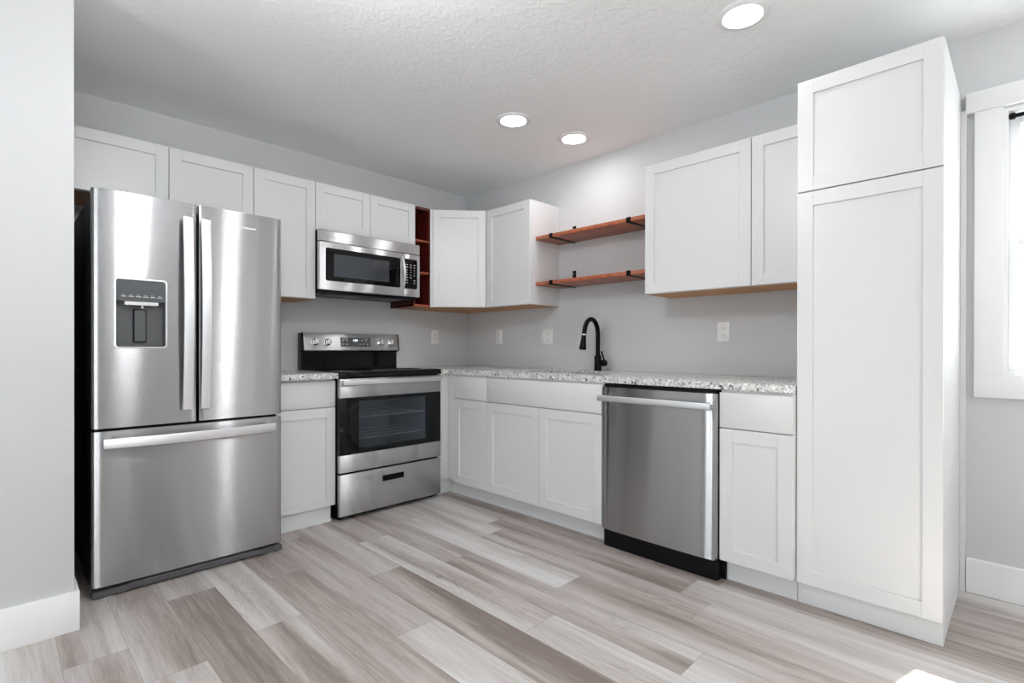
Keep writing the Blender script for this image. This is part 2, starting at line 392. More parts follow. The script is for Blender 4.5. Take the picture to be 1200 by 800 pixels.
# black tension rod under the window head
t = thing('curtain_rod', (WB+0.025, WY0-0.014, 2.016), 0, 'thin black tension rod across the top of the white window', 'curtain rod')
b = MB(); b.tube([(0, -0.02, 0), (0, Wl+0.028+0.02, 0)], 0.0085, M['matte_black'], 14); b.build('rod', t)
for y in (-0.0005, Wl+0.0285-0.022):
    b = MB(); b.lathe([(0.012, 0), (0.014, 0.003), (0.014, 0.016), (0.008, 0.021)], (0, y-(0.021 if y > -0.1 else -0.022+0.0), 0), 'y', M['matte_black'], 20); b.build('end_cap', t)

# unseen windows, added beside and behind the viewer to light the room
def added_window(n, boxes, panes):
    b = MB()
    for q in boxes: b.box(*q, M['trim'], 0.002)
    o = tag(b.build('window_%d' % n), kind='structure')
    g = MB()
    for q in panes: g.box(*q, M['glass'])
    g.build('pane', o)
x0, x1 = XL-T, XL+0.015
added_window(3, [(x0, x1, -2.4, -2.33, .1, 2.1), (x0, x1, -1.37, -1.3, .1, 2.1), (x0, x1, -2.33, -1.37, .1, .17), (x0, x1, -2.33, -1.37, 2.03, 2.1), (x0+.04, x0+.08, -1.88, -1.82, .17, 2.03)],
            [(x0+.055, x0+.06, -2.335, -1.365, .165, 2.035)])  # unseen side window, added for low light on the base cabinets
y0, y1 = YR-T, YR+0.015
added_window(2, [(-4.9, -4.83, y0, y1, .1, 2.1), (-3.17, -3.1, y0, y1, .1, 2.1), (-4.83, -3.17, y0, y1, .1, .17), (-4.83, -3.17, y0, y1, 2.03, 2.1), (-4.03, -3.97, y0+.04, y0+.08, .17, 2.03)],
            [(-4.835, -3.165, y0+.055, y0+.06, .165, 2.035)])  # unseen rear window, added as daylight fill

# ------------------------------------------------------------------ recessed ceiling lights
M['lens_soft'] = mat('lit_soft_led_lens', (1, 1, 1), 0.5); P(M['lens_soft']).inputs['Emission Color'].default_value = (0.98, 0.99, 1.0, 1); P(M['lens_soft']).inputs['Emission Strength'].default_value = LAMP*0.5
def downlight(x, y, label, lens='lens'):
    t = thing('recessed_light', (x, y, H), 0, label, 'ceiling light', 'round recessed ceiling lights')
    b = MB(); b.lathe([(0.100, -0.0005), (0.101, -0.004), (0.096, -0.008), (0.076, -0.010), (0.072, -0.006), (0.072, -0.0005)], (0, 0, 0), 'z', M['trim'], 48); b.build('trim_ring', t)
    b = MB(); b.lathe([(0.0725, -0.0045), (0.060, -0.0075), (0.035, -0.0090), (0.0, -0.0095)], (0, 0, 0), 'z', M[lens], 40); b.build('lens', t)
downlight(-0.793, -1.400, 'lit round recessed ceiling light above the range side of the kitchen, left of the pair')
downlight(-0.333, -1.492, 'lit round recessed ceiling light nearest the wall above the sink, right of the pair')
downlight(-0.820, -2.725, 'largest lit recessed ceiling light at the top edge, alone in front of the tall pantry', 'lens_soft')

downlight(-0.820, -4.000, 'lit round recessed ceiling light above the window side, beyond the top edge of the view', 'lens_soft')
M['dome'] = mat('lit_opal_dome', (1, 1, 1), 0.4); P(M['dome']).inputs['Emission Color'].default_value = (0.98, 0.99, 1.0, 1); P(M['dome']).inputs['Emission Strength'].default_value = DOME
def dome_light(x, y, r, label):
    t = thing('flush_ceiling_light', (x, y, H), 0, label, 'ceiling light', 'opal flush ceiling lights')
    b = MB(); b.lathe([(0.0, -0.0005), (r+0.012, -0.0005), (r+0.012, -0.020), (r, -0.022), (0.0, -0.022)], (0, 0, 0), 'z', M['bezel'], 40); b.build('base', t)
    b = MB(); b.lathe([(r*math.cos(a*PI/16), -0.0222 - 0.075*math.sin(a*PI/16)) for a in range(9)], (0, 0, 0), 'z', M['dome'], 40); b.build('diffuser', t)
M['globe'] = mat('lit_opal_globe', (1, 1, 1), 0.4); P(M['globe']).inputs['Emission Color'].default_value = (0.98, 0.99, 1.0, 1); P(M['globe']).inputs['Emission Strength'].default_value = GLOBE
t = thing('added_globe_light', (-2.36, -2.30, H), 0, 'unseen opal globe light just above the view, added to brighten kitchen and ceiling', 'added light')  # unseen fill lamp placed by the refrigerator streak; hanging globe form added to brighten ceiling
b = MB(); b.lathe([(0.0, -0.0005), (0.06, -0.0005), (0.058, -0.018), (0.008, -0.024), (0.008, -0.075), (0.03, -0.08), (0.03, -0.088), (0.0, -0.088)], (0, 0, 0), 'z', M['bezel'], 32); b.build('canopy', t)
b = MB(); b.lathe([(0.12*math.sin(PI*k/20), -0.2025 - 0.12*math.cos(PI*k/20)) for k in range(21)], (0, 0, 0), 'z', M['globe'], 40); b.build('globe', t)
dome_light(-0.72, -5.40, 0.10, 'opal dome ceiling light near the rear right corner behind the viewer')

# ------------------------------------------------------------------ cabinets
RAIL = 0.057
def shaker(b, x0, x1, z0, z1, th=0.020, y=0.0):
    """door built of two stiles, two rails and a set-back flat panel; front at y"""
    c = M['cab']; r = RAIL; e = 0.0009
    b.box(x0, x0+r, y, y+th, z0, z1, c, e, 1); b.box(x1-r, x1, y, y+th, z0, z1, c, e, 1)
    b.box(x0+r, x1-r, y, y+th, z0, z0+r, c, e, 1); b.box(x0+r, x1-r, y, y+th, z1-r, z1, c, e, 1)
    b.box(x0+r-0.002, x1-r+0.002, y+0.0085, y+th-0.002, z0+r-0.002, z1-r+0.002, c)
def door(t, x0, x1, z0, z1, name='door', g=0.0015):
    b = MB(); shaker(b, x0+g, x1-g, z0, z1); return b.build(name, t)
def slab(t, x0, x1, z0, z1, name='drawer_front', g=0.0015):
    b = MB(); b.box(x0+g, x1-g, 0, 0.020, z0, z1, M['cab'], 0.0012); return b.build(name, t)
def wall_body(t, W, D, z0, z1, left=0.0, right=None, y0=0.0215):
    """upper cabinet case with a recessed birch bottom; the front of the doors is y = 0"""
    right = W if right is None else right
    b = MB(); c = M['cab']; s = 0.016
    b.box(left, left+s, y0, D, z0, z1, c, 0.0008, 1); b.box(right-s, right, y0, D, z0, z1, c, 0.0008, 1)
    b.box(left+s, right-s, y0, D, z1-s, z1, c); b.box(left+s, right-s, D-0.006, D, z0, z1-s, c)
    b.box(left+s, right-s, y0, y0+0.019, z0, z0+0.034, c); b.box(left+s, right-s, y0, y0+0.019, z1-s-0.03, z1-s, c)
    b.box(left+s, right-s, y0+0.019, D-0.006, z0+0.010, z0+0.024, M['birch'])
    b.box(left+s, right-s, D-0.022, D-0.006, z0, z0+0.010, M['birch'])
    b.box(left+s-0.0155, right-s+0.0155, y0+0.004, D-0.001, z0-0.0012, z0+0.0001, M['birch'])
    return b.build('case', t)
def base_body(t, W, D, z1=0.862, toe=0.066, tw=None, toe_mat='toe'):
    b = MB(); c = M['cab']; s = 0.016
    b.box(0.0008, W-0.0008, 0.0215, D, 0.105, z1, c, 0.0008, 1)
    b.build('case', t)
    b = MB(); b.box(0.0008, (tw or W)-0.0008, toe, toe+0.016, 0.0005, 0.1045, M[toe_mat], 0.0006, 1); b.build('toe_kick', t)

# uppers on the back wall
UZ, UT, UTA = 1.359, 2.097, 2.105
yA = -0.3566
def upperA(x0, x1, z0, splits, label):
    t = thing('wall_cabinet', (x0, yA, z0), 0, label, 'wall cabinet', 'white shaker wall cabinets')
    W = x1-x0
    wall_body(t, W, WA-yA-0.0005, 0, UTA-z0, 0.0006, W-0.0006)
    xs = [0] + [s-x0 for s in splits] + [W]
    for a, c in zip(xs, xs[1:]): door(t, a, c, 0.002, UTA-z0-0.002)
    return t
upperA(SX+0.003, -1.8905, 1.800, [-2.3117], 'long two-door white wall cabinet directly above the refrigerator')
upperA(-1.8895, -1.5205, UZ, [], 'tall single-door white wall cabinet between refrigerator and microwave')
upperA(-1.5195, -0.7640, 1.800, [-1.1336], 'short two-door white wall cabinet directly above the microwave')

# open cherry unit
t = thing('open_shelf_unit', (-0.7630, -0.337, UZ), 0, 'narrow open cherry-red cubby unit between microwave cabinet and corner cabinet', 'open shelf')
W = 0.148; D = 0.337+WA-0.0005; Hh = UTA-UZ; b = MB()
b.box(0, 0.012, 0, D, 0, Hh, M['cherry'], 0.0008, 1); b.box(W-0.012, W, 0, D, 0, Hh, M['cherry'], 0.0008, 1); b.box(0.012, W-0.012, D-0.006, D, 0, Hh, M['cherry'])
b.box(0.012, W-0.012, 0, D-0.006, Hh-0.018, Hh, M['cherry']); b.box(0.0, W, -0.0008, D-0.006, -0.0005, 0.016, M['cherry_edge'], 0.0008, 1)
b.build('case', t)
for z in (0.245, 0.485):
    b = MB(); b.box(0.012, W-0.012, 0.0, D-0.006, z, z+0.016, M['cherry_edge'], 0.0008, 1); b.build('shelf', t)

# diagonal corner cabinet
t = thing('corner_wall_cabinet', (-0.613, WA-0.001, UZ), 0, 'white corner wall cabinet with one door set at an angle across the corner', 'corner cabinet')
A = (-0.0005, -0.319); Bq = (0.613-0.281, -0.6235-WA+0.001)      # local xy of the front corners of the case
X1 = 0.613+WB-0.001; b = MB()
out = [(-0.0, 0), (X1, 0), (X1, Bq[1]), Bq, A]
inn = lambda s: [(s, -s), (X1-s, -s), (X1-s, Bq[1]+s), (Bq[0]+s*0.4, Bq[1]+s), (A[0]+s, A[1]+s*0.4)]
b.prism(out, 'xy', 0.0001, UT-UZ, M['cab'], 0.0008, 1); b.prism(out, 'xy', -0.0012, 0.0, M['birch'])
b.build('case', t)
d = Vector((Bq[0]-A[0], Bq[1]-A[1], 0)); Ld = d.length; ang = math.atan2(d.y, d.x); nrm = Vector((math.sin(ang), -math.cos(ang), 0))
b = MB(); xf = Matrix.Translation(Vector((A[0], A[1], 0)) + nrm*0.0225) @ Matrix.Rotation(ang, 4, 'Z')
tb = MB(); shaker(tb, 0.022, Ld-0.020, 0.002, UT-UZ-0.002); bmesh.ops.transform(tb.bm, matrix=xf, verts=tb.bm.verts); tb.build('door', t)
b = MB(); b.box(0.0, 0.020, 0.0015, 0.0222, 0.0, UT-UZ, M['cab'], 0.0008, 1, xf=xf); b.build('stile', t)

# uppers on the right wall (local x = -y)
xB = -0.3008; DU = WB-xB-0.0005
def upperB(ya, yb, label, reveal=0.0):
    t = thing('wall_cabinet', (xB, ya, UZ), RZB, label, 'wall cabinet', 'white shaker wall cabinets')
    W = ya-yb; wall_body(t, W, DU, 0, UT-UZ, 0.0006, W-0.0006); door(t, 0, W, 0.002, UT-UZ-0.002); return t
upperB(-0.6260, -1.0778, 'single-door white wall cabinet between the angled corner cabinet and the wooden shelves')
upperB(-1.9815, -2.5709, 'wide single-door white wall cabinet right of the wooden shelves')
upperB(-2.5719, -2.8675, 'narrow white wall cabinet tucked against the tall pantry')

# floating shelves with black brackets
def floating_shelf(z, label):
    t = thing('floating_shelf', (WB-0.0005, -1.0790, z), RZB, label, 'shelf', 'red-brown floating shelves')
    W = 1.9805-1.0790; D = 0.2636; b = MB()
    b.box(0, W, -D, 0, 0, 0.024, M['stain'], 0.0015); b.build('board', t)
    for x in (0.143, 0.758):
        b = MB(); k = M['matte_black']
        b.box(x-0.015, x+0.015, -D-0.004, 0, -0.0045, -0.0002, k, 0.001); b.box(x-0.015, x+0.015, -D-0.0045, -D-0.0002, -0.004, 0.027, k, 0.001)
        b.box(x-0.015, x+0.015, -0.0045, 0, -0.004, 0.118, k, 0.001)
        b.lathe([(0.004, 0), (0.004, -0.0015), (0.0, -0.002)], (x, -0.0043, 0.095), 'y', M['chrome'], 12); b.build('bracket', t)
floating_shelf(1.815, 'upper red-brown wooden shelf on black brackets above the sink')
floating_shelf(1.492, 'lower red-brown wooden shelf on black brackets above the sink')

# base cabinets
DZB, DZT, DRB = 0.102, 0.8509, 0.6935
t = thing('base_cabinet', (-1.890, -0.594, 0), 0, 'white base cabinet with drawer and door between refrigerator and range', 'base cabinet', 'white base cabinets')
W = 0.3875; b = MB(); b.box(0.0008, W-0.0008, 0.0215, 0.594+WA-0.0005, 0.105, 0.862, M['cab'], 0.0008, 1); b.build('case', t)
b = MB(); b.box(0.0008, W-0.0198, 0.024, 0.040, 0.0005, 0.1045, M['toe'], 0.0006, 1); b.box(0.0008, W-0.0198, 0.0175, 0.0235, 0.0005, 0.018, M['toe'], 0.001, 1); b.build('toe_kick', t)
slab(t, 0, W, DRB+0.0025, DZT); door(t, 0, W, DZB, DRB-0.0025)

xF = -0.6579; DBk = WB-xF-0.0005; TOE = 0.066
# corner base cabinet, L-shaped case, one drawer and one door
t = thing('base_cabinet', (xF, -0.6748, 0), RZB, 'white corner base cabinet with narrow drawer and door beside the range', 'base cabinet', 'white base cabinets')
b = MB(); L0 = -0.6748
b.box(-( -0.585-L0), 1.0191+L0, 0.0215, DBk, 0.105, 0.862, M['cab'], 0.0008, 1)
b.box(-(WA-L0)+0.001, -(-0.585-L0)-0.0002, -(0.7395+xF), DBk, 0.105, 0.862, M['cab'], 0.0008, 1)
b.build('case', t)
b = MB(); b.box(-0.13, 1.0191+L0, TOE, TOE+0.016, 0.0005, 0.1045, M['toe'], 0.0006, 1)
b.box(-0.10, 1.0191+L0, TOE-0.006, TOE-0.0005, 0.0005, 0.018, M['toe'], 0.001, 1)
b.box(-0.13, -0.114, -0.08, TOE-0.0005, 0.0005, 0.1045, M['toe'], 0.0006, 1); b.build('toe_kick', t)
W = 1.0199-0.6748; slab(t, 0, W, DRB+0.0025, DZT); door(t, 0, W, DZB, DRB-0.0025)
# sink base
t = thing('base_cabinet', (xF, -1.0199, 0), RZB, 'white two-door sink base cabinet with a long false drawer front', 'base cabinet', 'white base cabinets')
W = 1.9348-1.0199; sinkbase = t
b = MB(); c = M['cab']
b.box(0.0008, 0.017, 0.0215, DBk, 0.105, 0.862, c, 0.0008, 1); b.box(W-0.017, W-0.0008, 0.0215, DBk, 0.105, 0.862, c, 0.0008, 1)
b.box(0.017, W-0.017, 0.0215, DBk, 0.105, 0.121, c); b.box(0.017, W-0.017, DBk-0.006, DBk, 0.121, 0.862, c)
b.box(0.017, W-0.017, 0.0215, 0.040, 0.82, 0.862, c); b.box(0.017, W-0.017, 0.0215, 0.040, 0.67, 0.715, c); b.build('case', t)
b = MB(); b.box(0.0008, W-0.0008, TOE, TOE+0.016, 0.0005, 0.1045, M['toe'], 0.0006, 1); b.box(0.0008, W-0.0008, TOE-0.006, TOE-0.0005, 0.0005, 0.018, M['toe'], 0.001, 1); b.build('toe_kick', t)
slab(t, 0, W, DRB+0.0025, DZT, 'false_front'); mid = 1.4835-1.0199
door(t, 0, mid, DZB, DRB-0.0025); door(t, mid, W, DZB, DRB-0.0025)
# narrow base by the pantry
t = thing('base_cabinet', (xF, -2.5658, 0), RZB, 'narrow white base cabinet with drawer and door between dishwasher and pantry', 'base cabinet', 'white base cabinets')
W = 2.8685-2.5658
b = MB(); b.box(0.0008, W-0.0008, 0.0215, DBk, 0.105, 0.862, M['cab'], 0.0008, 1); b.build('case', t)
b = MB(); b.box(0.012, W-0.0008, TOE-0.008, TOE+0.010, 0.0005, 0.1045, M['toe'], 0.0006, 1); b.build('toe_kick', t)
slab(t, 0, W-0.001, DRB+0.0025, DZT); door(t, 0, W-0.001, DZB, DRB-0.0025)
# pantry
xP = -0.6248; PT = 2.1333
t = thing('pantry_cabinet', (xP, -2.8695, 0), RZB, 'tall white pantry cabinet with a short door above a long door, beside the window', 'pantry cabinet')
W = 3.333-2.8695; DP = WB-xP-0.0005
b = MB(); b.box(0.0006, W-0.0006, 0.0215, DP, 0.09, PT, M['cab'], 0.0008, 1); b.build('case', t)
b = MB(); b.box(0.0006, W-0.0016, 0.024, DP, 0.0005, 0.0895, M['toe'], 0.0006, 1); b.build('toe_kick', t)
door(t, 0, W, 1.6825+0.0025, PT-0.001); door(t, 0, W, 0.0905, 1.6825-0.0025)
b = MB(); b.box(W-0.0004, W+0.0185, DP-0.020, DP, 0.0005, 2.072, M['cab'], 0.001, 1); b.build('scribe_moulding', t)

# ------------------------------------------------------------------ countertops
CZ0, CZ1 = 0.863, 0.897
t = MB(); t.box(-1.889, -1.5025, -0.630, WA-0.0005, CZ0, CZ1, M['granite'], 0.003)
tag(t.build('countertop'), 'short speckled granite countertop between refrigerator and range', 'countertop', 'granite countertops')
b = MB(); cx, cy = -0.652, -0.612
b.prism([(-0.7400, WA-0.0005), (-0.7400, cy), (cx, cy), (cx, -2.8685), (WB-0.0005, -2.8685), (WB-0.0005, WA-0.0005)], 'xy', CZ0, CZ1, M['granite'], 0.003)
ct = tag(b.build('countertop'), 'long L-shaped speckled granite countertop running past the sink to the pantry', 'countertop', 'granite countertops')
SXa, SXb, SYa, SYb = -0.530, -0.135, -1.785, -1.165
c = MB(); c.prism(rrect(SXa, SXb, SYa, SYb, 0.03), 'xy', CZ0-0.05, CZ1+0.05, M['granite']); cut(ct, c)
# undermount sink
t = thing('kitchen_sink', ((SXa+SXb)/2, (SYa+SYb)/2, 0.66), 0, 'stainless steel undermount sink set into the long granite countertop', 'sink')
hx, hy = (SXb-SXa)/2+0.006, (SYb-SYa)/2+0.006; b = MB(); bm2 = bmesh.new()
def ring(hx, hy, r, z): return [bm2.verts.new((x, y, z)) for x, y in rrect(-hx, hx, -hy, hy, r)]
zt = CZ0-0.66-0.0008
rs = [ring(hx+0.018, hy+0.018, 0.04, zt), ring(hx, hy, 0.035, zt), ring(hx-0.004, hy-0.004, 0.035, zt-0.01), ring(hx-0.012, hy-0.012, 0.05, 0.03), ring(hx-0.035, hy-0.035, 0.05, 0.004), ring(0.03, 0.03, 0.0295, 0.0), ring(0.02, 0.02, 0.0195, -0.006)]
for a, d_ in zip(rs, rs[1:]):
    for i in range(len(a)): bm2.faces.new((a[i], a[(i+1) % len(a)], d_[(i+1) % len(a)], d_[i])).smooth = True
bm2.faces.new(rs[-1])
ex = bmesh.ops.solidify(bm2, geom=bm2.faces[:], thickness=0.0012)
b.add(bm2, M['steel_sink']); b.build('basin', t)
b = MB(); b.lathe([(0.038, 0.001), (0.040, 0.004), (0.030, 0.005), (0.0, 0.003)], (0, 0, 0.001), 'z', M['chrome'], 28); b.build('drain', t)

# faucet (local x = -y of the room, local y into the wall); reach towards the room
t = thing('kitchen_faucet', (-0.080, -1.500, CZ1+0.0003), RZB, 'matte black gooseneck kitchen faucet standing behind the sink', 'faucet')
K = M['matte_black']
b = MB(); b.lathe([(0.0, 0), (0.027, 0), (0.027, 0.004), (0.024, 0.007), (0.0235, 0.098), (0.021, 0.103), (0.0, 0.103)], (0, 0, 0), 'z', K, 32); b.build('base', t)
R0 = 0.076; cyn = -R0; hN = 0.245
path = [(0, 0, 0.100), (0, 0, 0.14), (0, 0, 0.19), (0, 0, hN)]
for k in range(1, 17):
    a = PI*k/16*0.94; path.append((0, cyn + R0*math.cos(a), hN + R0*math.sin(a)*1.30))
e = Vector(path[-1]); dd = (Vector(path[-1])-Vector(path[-2])).normalized(); path.append(tuple(e + dd*0.02))
b = MB(); b.tube(path, 0.0150, K, 20, up=(1, 0, 0)); b.build('spout', t)
e = Vector(path[-1]); dn = Vector((0, -0.16, -1)).normalized()
q = dn.to_track_quat('Z', 'Y').to_matrix().to_4x4(); xf = Matrix.Translation(e) @ q
b = MB(); b.lathe([(0.0150, 0), (0.0162, 0.001), (0.0162, 0.009), (0.0150, 0.010)], (0, 0, 0), 'z', M['chrome'], 28, xf=xf); b.build('ring', t)
b = MB(); b.lathe([(0.0, 0.010), (0.0150, 0.010), (0.0160, 0.030), (0.0225, 0.085), (0.0235, 0.098), (0.0215, 0.103), (0.0, 0.101)], (0, 0, 0), 'z', K, 32, xf=xf); b.build('spray_head', t)
b = MB(); b.lathe([(0.0, 0), (0.0195, 0), (0.0215, 0.003), (0.0215, 0.036), (0.018, 0.042), (0.0, 0.043)], (0.022, 0, 0.052), 'x', K, 28); b.build('valve', t)
b = MB(); b.tube([(0.052, 0, 0.066), (0.047, -0.006, 0.092), (0.038, -0.016, 0.132)], 0.0060, K, 12, up=(0, 1, 0)); b.build('lever', t)

# ------------------------------------------------------------------ wall plates
def outlet(loc, rz, label, gang=1):
    t = thing('electrical_outlet' if gang == 1 else 'switch_plate', loc, rz, label, 'outlet' if gang == 1 else 'switch plate', 'white wall outlets' if gang == 1 else None)
    w_ = 0.0365 if gang == 1 else 0.059; b = MB()
    b.box(-w_, w_, -0.006, 0, -0.058, 0.058, M['white_plastic'], 0.002); b.build('plate', t)
    cx_ = 0 if gang == 1 else 0.024
    def sockets(cx_):
        for z in (-0.020, 0.020):
            b = MB(); b.prism(rrect(cx_-0.0155, cx_+0.0155, z-0.0135, z+0.0135, 0.008), 'xz', -0.0085, -0.0055, M['white_plastic'], 0.0008, 1)
            b.box(cx_-0.0075, cx_-0.0055, -0.0088, -0.008, z-0.003, z+0.006, M['slot']); b.box(cx_+0.0045, cx_+0.0065, -0.0088, -0.008, z-0.002, z+0.006, M['slot'])
            b.lathe([(0.0022, 0), (0.0022, -0.0006), (0.0, -0.0007)], (cx_, -0.0083, z-0.0075), 'y', M['slot'], 10); b.build('socket', t)
    sockets(cx_)
    if gang == 2:
        b = MB(); b.prism(rrect(-0.0405, -0.0075, -0.033, 0.033, 0.003), 'xz', -0.0085, -0.0055, M['white_plastic'], 0.001, 1); b.build('rocker', t)
outlet((-0.335, WA-0.0003, 1.143), 0, 'white outlet on the back wall between range and corner')
outlet((WB-0.0003, -0.432, 1.143), RZB, 'white outlet on the right wall nearest the corner')
outlet((WB-0.0003, -2.305, 1.143), RZB, 'white outlet on the right wall above the dishwasher end of the countertop')
outlet((WB-0.0003, -0.957, 1.136), RZB, 'wide white switch and socket plate left of the black faucet', 2)

# ------------------------------------------------------------------ refrigerator (local x right, y into the wall, z up)
FX, FY, FW = -2.6766, -0.8185, 0.7702
t = thing('refrigerator', (FX, FY, 0), 0, 'large stainless steel french door refrigerator with water dispenser, left end of the run', 'refrigerator')
S = M['steel']
b = MB(); b.box(0.003, FW-0.003, 0.070, 0.780, 0.030, 1.690, M['black_side'], 0.004); b.box(0.02, FW-0.02, 0.055, 0.0705, 0.05, 1.68, M['black'])
b.box(0.03, 0.14, 0.02, 0.16, 1.690, 1.703, M['black'], 0.003); b.box(FW-0.14, FW-0.03, 0.02, 0.16, 1.690, 1.703, M['black'], 0.003)
b.build('case', t)
def bow(x): h = FW/2; u = abs((x-h)/h); return 0.0035*u**2 + 0.0045*u**9
def front_poly(x0, x1, rl, rr, th=0.052):
    pts = []; n = 22
    for k in range(7):                                     # left corner rounding
        a = PI/2*k/6; pts.append((x0 + rl*(1-math.sin(a)), bow(x0+rl) + rl*(1-math.cos(PI/2-a)) if False else bow(x0+rl) + rl*(1-math.sin(PI/2-a)) ))
    pts = [(x0 + rl*(1-math.cos(PI/2*k/6)), bow(x0+rl) + rl*(1-math.sin(PI/2*k/6))) for k in range(7)]
    for k in range(1, n):
        x = x0+rl + (x1-rr-x0-rl)*k/n; pts.append((x, bow(x)))
    pts += [(x1 - rr*(1-math.cos(PI/2*k/6)), bow(x1-rr) + rr*(1-math.sin(PI/2*k/6))) for k in range(6, -1, -1)]
    pts += [(x1, th), (x0, th)]
    return pts
mid = FW/2
dl = MB(); dl.prism(front_poly(0, mid-0.005, 0.010, 0.004), 'xy', 0.7077, 1.7117, S, 0.0025, 2, smooth=True); dl = dl.build('door', t); dl['label'] = 'left stainless door with the water dispenser'
dr = MB(); dr.prism(front_poly(mid+0.005, FW, 0.004, 0.010), 'xy', 0.7077, 1.7117, S, 0.0025, 2, smooth=True); dr = dr.build('door', t); dr['label'] = 'right stainless door with a small nameplate'
fd = MB(); fd.prism(front_poly(0, FW, 0.010, 0.010), 'xy', 0.0455, 0.6955, S, 0.0025, 2, smooth=True); fd = fd.build('freezer_drawer', t)
# dispenser opening
DX0, DX1, DZ0, DZ1 = 0.0745, 0.2650, 1.045, 1.347
cc = MB(); cc.prism(rrect(DX0+0.004, DX1-0.004, DZ0+0.004, DZ1-0.004, 0.012), 'xz', -0.02, 0.046, S); cut(dl, cc)
dp = MB(); ro = rrect(DX0, DX1, DZ0, DZ1, 0.016); ri = rrect(DX0+0.006, DX1-0.006, DZ0+0.006, DZ1-0.006, 0.011)
bm2 = bmesh.new(); yb_ = bow(DX0+0.09)
R1 = [bm2.verts.new((x, yb_-0.0025 + (bow(x)-yb_)*1.0, z)) for x, z in ro]; R2 = [bm2.verts.new((x, yb_-0.003+(bow(x)-yb_), z)) for x, z in ri]
R3 = [bm2.verts.new((x, 0.012, z)) for x, z in ri]; R4 = [bm2.verts.new((x, 0.006, z)) for x, z in ro]
for a, d_ in ((R1, R2), (R2, R3), (R3, R4), (R4, R1)):
    for i in range(len(a)): bm2.faces.new((a[i], a[(i+1) % len(a)], d_[(i+1) % len(a)], d_[i]))
dp.add(bm2, M['bezel']); disp = dp.build('water_dispenser', t); disp['label'] = 'recessed grey dispenser with silver surround'
b = MB(); G = M['grey_plastic']; zc = 1.236
b.box(DX0+0.006, DX1-0.006, 0.040, 0.045, DZ0+0.006, DZ1-0.006, G); b.box(DX0+0.005, DX0+0.008, 0.004, 0.044, DZ0+0.010, DZ1-0.01, G); b.box(DX1-0.008, DX1-0.005, 0.004, 0.044, DZ0+0.010, DZ1-0.01, G)
b.box(DX0+0.008, DX1-0.008, 0.004, 0.044, DZ0+0.005, DZ0+0.012, M['panel_grey'], 0.001); b.build('recess', disp)
b = MB(); b.prism(rrect(DX0+0.007, DX1-0.007, zc+0.012, DZ1-0.007, 0.008), 'xz', 0.003, 0.038, M['panel_grey'], 0.001, 1)
for i in range(6):
    x = DX0+0.024+i*0.026; b.box(x, x+0.019, 0.0022, 0.0031, zc+0.0305, zc+0.0335, M['mark'])
for i in range(6):
    x = DX0+0.026+i*0.026; b.box(x, x+0.012, 0.0024, 0.0031, zc+0.038, zc+0.0395, M['mark'])
b.build('control_panel', disp)
b = MB(); b.prism(rrect(DX0+0.036, DX1-0.034, zc-0.004, zc+0.010, 0.003), 'xz', -0.003, 0.020, M['white_plastic'], 0.001, 1)
b.lathe([(0.005, 0.0), (0.005, -0.012), (0.004, -0.014), (0, -0.014)], (DX0+0.100, 0.014, zc-0.003), 'z', M['white_plastic'], 14); b.build('light_bar', disp)
b = MB(); b.prism(rrect(DX0+0.070, DX1-0.072, DZ0+0.026, zc-0.020, 0.005), 'xz', 0.030, 0.041, M['black'], 0.001, 1)
b.prism(rrect(DX0+0.0745, DX1-0.0765, DZ0+0.0305, zc-0.0245, 0.004), 'xz', 0.024, 0.0305, G, 0.001, 1); b.build('paddle', disp)
# handles: flat bowed bars
def flat_section(w_, th): return [(a, c_) for a, c_ in rrect(-w_/2, w_/2, -th/2, th/2, min(w_, th)*0.3, 3)]
def vhandle(parent, x, z0, z1, w_=0.042):
    b = MB(); path = []; n = 20
    for k in range(n+1):
        s = k/n; path.append((x, bow(x) - 0.030 - 0.026*math.sin(PI*s), z0 + (z1-z0)*s))
    b.sweep(path, flat_section(w_, 0.012), M['steel_handle'], up=(0, 1, 0), smooth=True)
    for z in (z0+0.012, z1-0.012): b.box(x-w_/2+0.006, x+w_/2-0.006, bow(x)-0.033, bow(x)+0.004, z-0.011, z+0.011, M['steel_handle'], 0.002)
    return b.build('handle', parent)
vhandle(dl, 0.3395, 0.768, 1.640); vhandle(dr, 0.4115, 0.768, 1.640)
def hhandle(parent, x0, x1, z, off, amp, h_, th=0.012, yb=lambda x: 0.0, mt=None):
    b = MB(); path = []; n = 24; mt = mt or M['steel_handle']
    for k in range(n+1):
        s = k/n; x = x0+(x1-x0)*s; path.append((x, yb(x) - off - amp*math.sin(PI*s), z))
    b.sweep(path, flat_section(th, h_), mt, up=(0, 0, 1), smooth=True)
    for x in (x0+0.014, x1-0.014): b.box(x-0.013, x+0.013, yb(x)-off-0.002, yb(x)+0.004, z-h_/2+0.006, z+h_/2-0.006, mt, 0.002)
    return b.build('handle', parent)
hhandle(fd, 0.038, FW-0.042, 0.6460, 0.028, 0.028, 0.043, yb=bow)
# nameplate
text_mesh('nameplate', 'Whirlpool', 0.014, M['chrome'], t, Matrix.Translation((0.612, bow(0.612)-0.0003, 1.638)) @ UPRIGHT, 0.0006)
